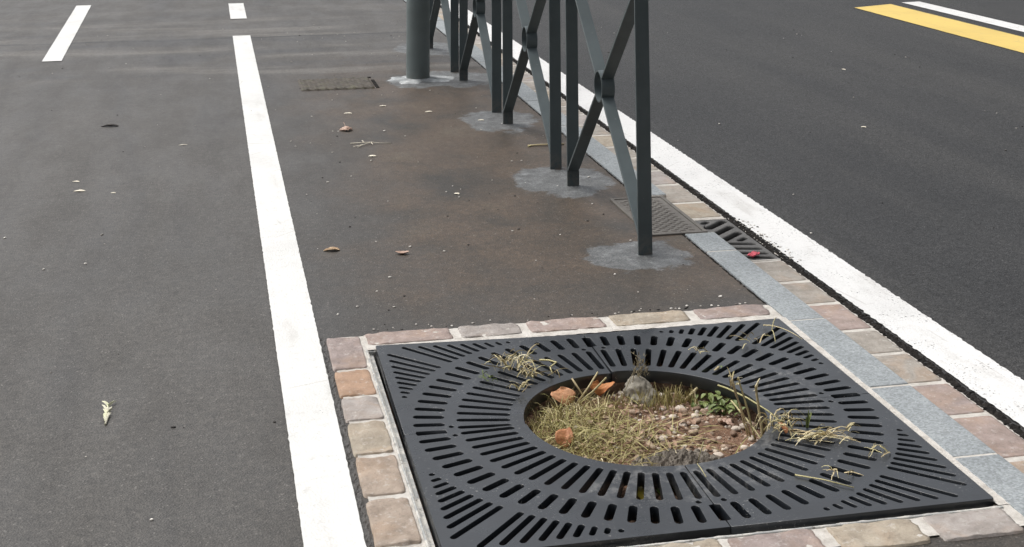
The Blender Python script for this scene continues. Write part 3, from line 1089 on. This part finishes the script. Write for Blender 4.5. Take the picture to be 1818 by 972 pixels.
for i in range(190):                              # loose dead stems on the soil
    x = random.gauss(-.03, .09); y = random.gauss(-.04, .10)
    if math.hypot(x - CX, y - CY) > RH - .05: continue
    z = on_soil(x, y) + rnd(.004, .014); L = rnd(.04, .11); a = rnd(0, 2 * PI)
    tip = Vector((x + L * math.cos(a), y + L * math.sin(a), z + rnd(0, .02)))
    if math.hypot(tip.x - CX, tip.y - CY) > RH - .01: continue
    blade_strip(mb, (x, y, z), tip, rnd(.0016, .0026), .05, 3)
tag(mb.build('grass', M_GRASS), 'dry yellowish grass filling the left half of the tree pit', None, None, 'stuff')

mb = MB()
cnt = 0
while cnt < 1150:
    x = rnd(-.30, .30); y = rnd(-.33, .28)
    if math.hypot(x - CX, y - CY) > RH + .01: continue
    if x < -.02 and random.random() < .8: continue
    r = .0018 + .0072 * random.random() ** 3.5
    lump(mb, x, y, on_soil(x, y) + r * .25, r, cnt * .71, rnd(.55, .85), 1 if r > .004 else 0)
    cnt += 1
for i in range(260):                              # gravel seen through the slots on the near side
    x = random.gauss(-.04, .12); y = rnd(-.52, -.31)
    r = .003 + .008 * random.random() ** 2
    lump(mb, x, y, on_soil(x, y) + r * .3, r, i * .53, .7, 1)
tag(mb.build('gravel', M_GRAVEL), 'loose reddish gravel on the soil of the tree pit', None, None, 'stuff')

mb = MB()
for i in range(130):
    x = random.gauss(-.03, .085); y = random.gauss(-.07, .09)
    if math.hypot(x - CX, y - CY) > RH - .02: continue
    L, W = rnd(.010, .032), rnd(.007, .019)
    lm = leaf_mesh(L, W, curl=rnd(.1, .6), arch=rnd(-.1, .25), seed=i, twist=rnd(-.5, .5), n=5, m=4)
    Rm = Matrix.Translation((x, y, on_soil(x, y) + rnd(.004, .012))) @ Matrix.Rotation(rnd(0, 6.3), 4, 'Z') @ Matrix.Rotation(rnd(-.5, .5), 4, 'X')
    mb.add([Rm @ Vector(v) for v in lm.v], lm.f, True)
tag(mb.build('leaf_litter', M_LITTER), 'crumbled brown leaf bits between grass and gravel in the pit', None, None, 'stuff')


def pebble(x, y, r, lab, mat=M_PEBBLE, flat=.65, name='pebble', dz=.35):
    mb = MB(); lump(mb, 0, 0, 0, r * .8, x * 31 + y * 17, flat, 2)
    o = mb.build(name, mat, None, (x, y, on_soil(x, y) + r * dz))
    return tag(o, lab, 'pebble', 'larger pale pebbles in the tree pit')


pebble(.132, .117, .0145, 'largest oval white pebble, below the yellowish grass patch')
pebble(.094, .061, .0120, 'pinkish pale pebble left of the lumpy white one')
pebble(.147, .049, .0120, 'lumpy white pebble in the middle of the gravel')
pebble(.101, .007, .0115, 'rounded white pebble nearer than the lumpy white one')
pebble(.224, -.036, .0105, 'pale pebble touching the near side of the brown leaf bit')
pebble(.250, -.016, .0120, 'slanted pale pebble right of the brown leaf bit, by the dry stalks')
pebble(.029, -.062, .0150, 'wide flat pale pebble behind the dark dirt clump')
pebble(.205, -.146, .0120, 'flat white pebble against the near right rim of the hole')
pebble(.129, -.174, .0110, 'pale pebble at the near rim, left of the flat white one')
pebble(.068, -.166, .0100, 'small pale pebble at the right end of the dark dirt clump')

mb = MB(); lump(mb, 0, 0, 0, .039, 3.3, .85, 4)
for i, v in enumerate(mb.v):
    q = Vector(v); u_ = q.normalized()
    k = 1 + .10 * nz(q.x * 55, q.y * 55, q.z * 55) + .07 * nz(q.x * 130, q.y * 130, q.z * 130) + .16 * round(2 * nz(u_.x * 1.3 + 4, u_.y * 1.3, u_.z * 1.3)) / 2
    mb.v[i] = tuple(q * k)
o = mb.build('rock', M_ROCK, None, (.054, .212, -.035), (.45, .1, .3))
tag(o, 'fist sized rough grey rock beside the grass at the back of the pit', 'rock')

# dark crumbly dirt
mb = MB()
nx, ny = 60, 40
vs = []
for j in range(ny + 1):
    for i in range(nx + 1):
        u = 2 * i / nx - 1; v = 2 * j / ny - 1
        x = u * .130; y = v * .066
        q = math.hypot(u * (1 + .25 * nz(v * 2, 3)), v * (1 + .3 * nz(u * 2, 8)))
        h = .030 * max(0, 1 - q * q) ** .8
        rough_ = .010 * nz(x * 60, y * 60, 5) + .007 * nz(x * 150, y * 150, 6) + .004 * nz(x * 320, y * 320, 7)
        vs.append((x, y, (h + rough_ * min(1, h / .012)) if q < 1 else -.02))
mb.add(vs, [[j * (nx + 1) + i, j * (nx + 1) + i + 1, (j + 1) * (nx + 1) + i + 1, (j + 1) * (nx + 1) + i] for j in range(ny) for i in range(nx)], False)
tag(mb.build('dirt_clump', M_DIRT, None, (.005, -.205, -.046), (0, 0, .08)), 'dark grey crumbly clump of dirt at the near rim of the hole', 'dirt clump')

LF = 'fallen leaves in the tree pit'
leaf('dry_leaf', (-.165, .196, -.040), M_PEACH, .048, .074, .25, 'light orange curled leaf standing in the grass by the left back rim', 'leaf', None, (.62, .10), curl=-.12, arch=.10, seed=3, fold=.42, twist=.2)
leaf('dry_leaf', (-.045, .238, -.038), M_ORANGE, .032, .070, .05, 'bright orange curled leaf under the back rim, left of the grey rock', 'leaf', None, (.5, -.06), curl=.1, arch=.18, seed=6, fold=.25, twist=-.3)
leaf('dry_leaf', (-.220, -.060, -.036), M_REDBROWN, .050, .046, -.5, 'red brown leaf leaning on the left near rim of the hole', 'leaf', None, (.66, .25), curl=-.1, arch=.06, seed=9, fold=.40, twist=.3)
leaf('leaf_bit', (.212, -.006, on_soil(.212, -.006)), M_PINKTAN, .036, .040, .9, 'angular pinkish brown leaf bit on the gravel', 'leaf', None, (.2, .1), curl=.2, arch=.1, lobes=2, seed=15)
leaf('dry_leaf', (.278, -.205, .012), M_REDBROWN, .032, .022, .35, 'small reddish leaf on the grate beside the straw bundle', 'leaf', None, (.5, .2), curl=.4, arch=.1, seed=17)
leaf('fallen_leaf', (-.062, -.345, -.040), M_LGREEN, .062, .042, .2, 'bright green leaf lying under the slots near the front seam', 'leaf', None, (.2, 0), curl=.15, arch=.08, seed=21)
leaf('fallen_leaf', (-.112, -.338, -.040), M_LYELLOW, .060, .030, -.1, 'yellow leaf lying under the slots beside the green one', 'leaf', None, (.2, 0), curl=.15, arch=.08, seed=25)


def arc(a, b, lift, n=6, wob=.0):
    a = Vector(a); b = Vector(b)
    return [a + (b - a) * (i / n) + Vector((rnd(-wob, wob), rnd(-wob, wob), lift * 4 * (i / n) * (1 - i / n))) for i in range(n + 1)]


def straw(mb, P, w):
    """one flat dead blade, kinked once"""
    P = [Vector(p) for p in P]
    k = random.randrange(1, len(P) - 1)
    kick = Vector((rnd(-.5, .5), rnd(-.5, .5), rnd(-.15, .25))) * (P[-1] - P[0]).length * .35
    for i in range(k, len(P)): P[i] = P[i] + kick * (i - k + .3) / len(P)
    s_ = Vector((rnd(-1, 1), rnd(-1, 1), rnd(-.2, .9))).normalized()
    n = len(P)
    vs = []
    for i, p in enumerate(P):
        d = P[min(i + 1, n - 1)] - P[max(i - 1, 0)]
        q = s_ - d * (s_.dot(d) / max(d.length_squared, 1e-9))
        q = q.normalized() if q.length > 1e-6 else Vector((1, 0, 0))
        ww = w * (1 - .6 * (i / (n - 1)) ** 2)
        u_ = d.cross(q); u_ = u_.normalized() * ww * .3 if u_.length > 1e-9 else Vector((0, 0, ww * .3))
        vs += [p - q * ww, p + u_, p + q * ww]
    mb.add(vs, [f for i in range(n - 1) for f in ([3 * i, 3 * i + 1, 3 * i + 4, 3 * i + 3], [3 * i + 1, 3 * i + 2, 3 * i + 5, 3 * i + 4])], False)


def tuft(name, loc, n, sx, sy, L0, L1, lift, lab, cat='straw tuft', r=(.0011, .0022), mat=None, up=.0):
    mb = MB()
    for i in range(n):
        x = random.gauss(0, sx); y = random.gauss(0, sy); a = rnd(0, 2 * PI); L = rnd(L0, L1) * rnd(.5, 1.15)
        P = arc((x, y, rnd(.001, .008)), (x + L * math.cos(a), y + L * math.sin(a), rnd(.001, .010) + up * rnd(0, L)), rnd(.05, .7) * lift, 5, .0018)
        straw(mb, P, rnd(*r))
    return tag(mb.build(name, mat or M_STRAW, None, loc), lab, cat)


# tall dry weed on the right, hooked over the rim
wd = empty('dry_weed', (.262, -.105, -.045))
tag(wd, 'tall straw coloured dry weed rising from the pit and flopped over the right rim', 'weed')
off = Vector((.262, -.105, -.045))


def rel(P): return [Vector(p) - off for p in P]


mb = MB()
for a, b, l_, r in [((.263, -.119, -.05), (.249, -.112, .085), .0, .0042), ((.255, -.085, -.05), (.216, -.078, .095), .004, .0030),
                    ((.246, -.080, -.05), (.200, -.073, .088), .004, .0026), ((.242, -.070, -.05), (.207, -.060, .093), -.003, .0024),
                    ((.235, .120, .005), (.292, -.212, .022), .012, .0024), ((.236, .030, .000), (.251, -.141, -.03), .004, .0024),
                    ((.262, -.10, -.04), (.285, -.19, .03), .015, .003), ((.258, -.13, -.04), (.330, -.255, .020), .02, .0022)]:
    mb.tube(rel(arc(a, b, l_, 7, .0012)), r, r * .7, 5)
mb.build('stem', M_STEM, wd)
mb = MB()
for i in range(50):                              # straw bundle over the rim
    x = random.gauss(.272, .024); y = random.gauss(-.185, .024)
    a = rnd(-1.2, 1.2) - PI / 2 * (random.random() < .35) + (PI if random.random() < .2 else 0)
    L = rnd(.022, .066)
    P = arc((x, y, .013 + rnd(0, .016)), (x + L * math.cos(a), y + L * math.sin(a) * .7, .013 + rnd(0, .02)), rnd(.002, .022), 5, .0018)
    straw(mb, rel(P), rnd(.0009, .0019))
for top in ((.216, -.078, .095), (.200, -.073, .088), (.207, -.060, .093), (.249, -.112, .085)):
    for i in range(7):
        b = Vector(top) + Vector((rnd(-.016, .016), rnd(-.012, .012), rnd(-.018, .022)))
        blade_strip(mb, Vector(top) - off + Vector((0, 0, rnd(-.02, 0))), b - off, rnd(.003, .006), .1, 3)
mb.build('straw_bundle', M_STRAW, wd)

tf = MB()
for i in range(54):
    x = random.gauss(-.008, .036); y = random.gauss(0, .016)
    a = rnd(-.6, .8) + (PI if random.random() < .25 else 0); L = rnd(.022, .062)
    straw(tf, arc((x, y, .013 + rnd(0, .007)), (x + L * math.cos(a), y + L * math.sin(a) * .6, .014 + rnd(0, .014)), rnd(.001, .012), 5, .0018), rnd(.0009, .0020))
for i in range(7):
    straw(tf, arc((-.055 + rnd(-.01, .01), .017 + rnd(-.02, .02), .016), (.045 + rnd(-.03, .04), -.028 + rnd(-.01, .02), .016), .006, 5, .002), .0016)
tag(tf.build('straw_tuft', M_STRAW, None, (.355, -.262, 0)), 'flat tuft of yellow straw on the grate right of the dry weed', 'straw tuft')
mb = MB()
for i in range(6): blade_strip(mb, (0, 0, 0), (rnd(-.008, .014), rnd(-.004, .004), rnd(.02, .05)), .006, .05, 3)
tag(mb.build('grass_sprig', M_GREEN, None, (.345, -.195, .010)), 'tiny green upright blades on the grate behind the yellow straw tuft', 'grass sprig')


tuft('straw_tuft', (-.262, .345, .013), 52, .024, .036, .03, .07, .030, 'tangled clump of pale straw on the left back quarter of the grate', r=(.0009, .0021), up=.4)
tuft('straw_tuft', (-.222, .258, .013), 26, .018, .018, .025, .055, .022, 'smaller straw clump between the tangled clump and the hole', r=(.0009, .0021), up=.4)
tuft('straw_tuft', (-.270, .172, .013), 8, .012, .010, .025, .045, .02, 'few short straws on the grate left of the light orange leaf', r=(.0010, .0022), up=.5)
tuft('grass_sprig', (-.335, .258, .013), 9, .016, .008, .02, .04, .012, 'small green sprig on the grate left of the straw clumps', 'grass sprig', mat=M_GREEN, r=(.001, .0022))
mb = MB(); mb.tube([(0, .055, .004), (.020, .03, .010), (.034, .005, .012), (.012, -.015, .008), (.010, -.05, .004)], .0026, .002, 5)
tag(mb.build('straw', M_STRAW, None, (-.182, .310, .012)), 'single crooked straw on the grate near the back left rim', 'straw')
tuft('straw_tuft', (.425, .385, .012), 9, .016, .016, .03, .06, .02, 'thin wispy straws on the grate near its back right corner', up=.5)
mb = MB()
for P in ([(0, 0, .003), (-.03, -.10, .006)], [(0, 0, .003), (.035, .05, .02)], [(-.008, .045, .004), (.05, -.10, .008)]): mb.tube(arc(*P, .01), .0016, .001, 4)
tag(mb.build('straw_tuft', M_STRAW, None, (.520, .455, .010)), 'crossed long thin straws at the back right corner of the grate', 'straw tuft')
tuft('straw_tuft', (.315, -.455, .013), 9, .012, .012, .025, .05, .01, 'little fan of straws on the near right quarter of the grate')
tuft('straw_tuft', (.440, -.358, .013), 8, .016, .014, .025, .05, .012, 'wisps of straw near the right edge of the grate')
mb = MB(); mb.tube([(-.05, .04, .002), (0, 0, .004), (.05, -.045, .002)], .0018, .0012, 4)
tag(mb.build('straw', M_STRAW, None, (.262, -.475, .013)), 'single straight straw left of the little fan of straws', 'straw')
mb = MB(); mb.tube([(.010, -.006, .055), (.004, 0, .03), (0, .010, .003), (-.002, -.02, .005), (-.004, -.06, .004)], .0014, .0010, 4)
tag(mb.build('straw', M_STRAW, None, (.020, -.345, .012)), 'bent upright straw by the front seam of the grate', 'straw')
tuft('straw_tuft', (.245, .335, .008), 7, .022, .012, .02, .045, .012, 'sparse straws lying behind the hole on the far right quarter', up=.7)

# leafy weed, stalks and twigs in the pit
wp = empty('weed_plant', (.238, .110, -.055))
tag(wp, 'low green leafy weed at the right back of the pit', 'weed')
mb = MB(); ms = MB()
for i in range(150):
    x = random.gauss(0, .044); y = random.gauss(0, .048); z = rnd(.004, .050) * math.exp(-(x / .06) ** 2)
    if math.hypot(.238 + x - CX, .110 + y - CY) > RH - .012: continue
    lm = leaf_mesh(rnd(.012, .026), rnd(.010, .019), curl=rnd(0, .4), arch=.1, seed=i, n=5, m=4)
    Rm = Matrix.Translation((x, y, z)) @ Matrix.Rotation(rnd(0, 6.3), 4, 'Z') @ Matrix.Rotation(rnd(-.7, .7), 4, 'X')
    mb.add([Rm @ Vector(v) for v in lm.v], lm.f, True)
    if i % 2 == 0: ms.tube(arc((x * .3, y * .3, 0), (x, y, z), .006, 4), .0012, .0008, 4)
for (dx, dy, dz, L) in ((.040, .120, .058, .028), (.022, .124, .050, .020), (.03, .095, .05, .02)):
    lm = leaf_mesh(L, L * .75, curl=.2, arch=.1, seed=2, n=6, m=4)
    Rm = Matrix.Translation((dx, dy, dz)) @ Matrix.Rotation(rnd(0, 6), 4, 'Z') @ Matrix.Rotation(.5, 4, 'X')
    mb.add([Rm @ Vector(v) for v in lm.v], lm.f, True)
    ms.tube(arc((.01, .03, 0), (dx, dy, dz), .01, 5), .0014, .001, 4)
mb.build('leaves', M_GREEN, wp)
ms.build('stem', M_GREEN, wp)
mb = MB(); mb.tube(arc((.160, .165, -.045), (.276, .222, .012), .004, 6, .001), .0042, .0032, 6)
tag(mb.build('stick', M_STEM, None, (0, 0, 0)), 'straight greenish stick leaning from the gravel to the back right rim', 'stick')
mb = MB()
for k in range(5):
    P = arc((.0 + rnd(-.012, .012), .195 + rnd(-.01, .01), -.055), (.060 + rnd(-.022, .012), .225 + rnd(-.01, .01), .045 + rnd(-.02, .02)), .0, 6, .0015)
    mb.tube(P, .0018, .0011, 4)
    for q in range(26):
        c = Vector(P[-1]) + Vector((rnd(-.016, .016), rnd(-.01, .01), rnd(-.03, .012)))
        blade_strip(mb, c, c + Vector((rnd(-.008, .008), rnd(-.006, .006), rnd(.002, .010))), .0022, .1, 2)
tag(mb.build('dry_stalk', m_island('grey_stalk', [(0, (.17, .14, .085)), (1, (.33, .28, .18))]), None, (0, 0, 0)),
    'greyish dry stalks with fuzzy heads between the grass and the grey rock', 'dry stalk')
mb = MB()
for P in ([(-.122, .215, -.05), (-.085, .222, -.012), (-.055, .235, .020)], [(-.100, .219, -.03), (-.125, .24, .008)], [(-.122, .215, -.05), (-.075, .215, -.02), (-.035, .225, .008)]):
    mb.tube(P, .0032, .0024, 5)
tag(mb.build('twig', M_STEM, None, (0, 0, 0)), 'forked tan twig between the light orange and the bright orange leaf', 'twig')

# pink scrap on the drain
me = MB()
n = 16
vs = []
for j in range(n + 1):
    for i in range(n + 1):
        u = i / n - .5; v = j / n - .5
        w = 1 - .35 * abs(nz(v * 5, u * 3, 3))
        vs.append((u * .048, v * .028 * w + .010 * u, .006 + .011 * abs(nz(u * 7, v * 9, 1)) + .008 * nz(u * 14, v * 12, 8)))
me.add(vs, [[j * (n + 1) + i, j * (n + 1) + i + 1, (j + 1) * (n + 1) + i + 1, (j + 1) * (n + 1) + i] for j in range(n) for i in range(n)], True)
o = me.build('paper_scrap', M_PINK, None, (.790, 1.285, -.028), (0, 0, .5))
sm = o.modifiers.new('thickness', 'SOLIDIFY'); sm.thickness = .0008
tag(o, 'crumpled bright pink scrap on the near end of the drain grate', 'litter')

# ------------------------------------------------------------------ light
world = bpy.data.worlds.new('World')
scene.world = world
world.use_nodes = True
nt = world.node_tree
bg = nt.nodes['Background']
sky = nt.nodes.new('ShaderNodeTexSky')
sky.sky_type = 'NISHITA'
sky.sun_disc = False
SUN_EL, SUN_AZ = 62, -55                          # azimuth clockwise from +y
sky.sun_elevation = math.radians(SUN_EL)
sky.sun_rotation = math.radians(SUN_AZ)
sky.air_density = 1.0; sky.dust_density = 4.0; sky.ozone_density = 1.0
hs = nt.nodes.new('ShaderNodeHueSaturation')     # cloud cover takes the blue out of the sky
hs.inputs['Saturation'].default_value = .22
nt.links.new(sky.outputs[0], hs.inputs['Color'])
# overcast: brighter overhead than at the horizon, and thinner cloud towards the left in front
tc = nt.nodes.new('ShaderNodeTexCoord')


def wdot(v):
    d = nt.nodes.new('ShaderNodeVectorMath'); d.operation = 'DOT_PRODUCT'
    nt.links.new(tc.outputs['Generated'], d.inputs[0]); d.inputs[1].default_value = v
    return d.outputs['Value']


def wmr(v, a, b, c, d):
    t = nt.nodes.new('ShaderNodeMapRange'); nt.links.new(v, t.inputs['Value'])
    for k, q in zip(('From Min', 'From Max', 'To Min', 'To Max'), (a, b, c, d)): t.inputs[k].default_value = q
    return t.outputs['Result']


wm = nt.nodes.new('ShaderNodeMath'); wm.operation = 'MULTIPLY'
nt.links.new(wmr(wdot((0, 0, 1)), 0, 1, .62, 1.75), wm.inputs[0])
nt.links.new(wmr(wdot((-.62, .78, 0)), -1, 1, .32, 1.68), wm.inputs[1])
vm = nt.nodes.new('ShaderNodeVectorMath'); vm.operation = 'SCALE'
nt.links.new(hs.outputs[0], vm.inputs[0]); nt.links.new(wm.outputs[0], vm.inputs['Scale'])
nt.links.new(vm.outputs[0], bg.inputs['Color'])
bg.inputs['Strength'].default_value = .12
sun = bpy.data.lights.new('sun', 'SUN')
sun.energy = 1.2
sun.angle = math.radians(28)
sun.color = (1, .965, .91)
so = bpy.data.objects.new('sun', sun)
COL.objects.link(so)
el, az = math.radians(SUN_EL), math.radians(SUN_AZ)
dvec = -Vector((math.cos(el) * math.sin(az), math.cos(el) * math.cos(az), math.sin(el)))
so.rotation_euler = dvec.to_track_quat('-Z', 'Y').to_euler()
so.location = (3, 5, 8)

# ------------------------------------------------------------------ camera (lower crop of an upright phone picture)
cd = bpy.data.cameras.new('camera')
cam = bpy.data.objects.new('camera', cd)
COL.objects.link(cam)
yaw, pit, rol = .20460925582, -.12262681122, .00432832647
cy_, sy_ = math.cos(yaw), math.sin(yaw); cp, sp = math.cos(pit), math.sin(pit); cr, sr = math.cos(rol), math.sin(rol)
fwd = Vector((sy_ * cp, cy_ * cp, -sp)); right = Vector((cy_, -sy_, 0)); down = fwd.cross(right)
r2 = right * cr + down * sr
d2 = right * -sr + down * cr
M = Matrix((r2, -d2, -fwd)).transposed()
cam.matrix_world = Matrix.Translation((-1.0972949, -3.6148267, 1.4292589)) @ M.to_4x4()
cd.sensor_fit = 'HORIZONTAL'
cd.sensor_width = 36
cd.lens = 2551.7148 / 1818 * 36
cd.shift_x = (909 - 895.1619) / 1818
cd.shift_y = (-611.6323 - 486) / 1818
cd.clip_start = .05
cd.clip_end = 1000
scene.camera = cam

scene.view_settings.view_transform = 'Standard'
scene.view_settings.look = 'None'
scene.view_settings.gamma = 1
scene.view_settings.exposure = .05
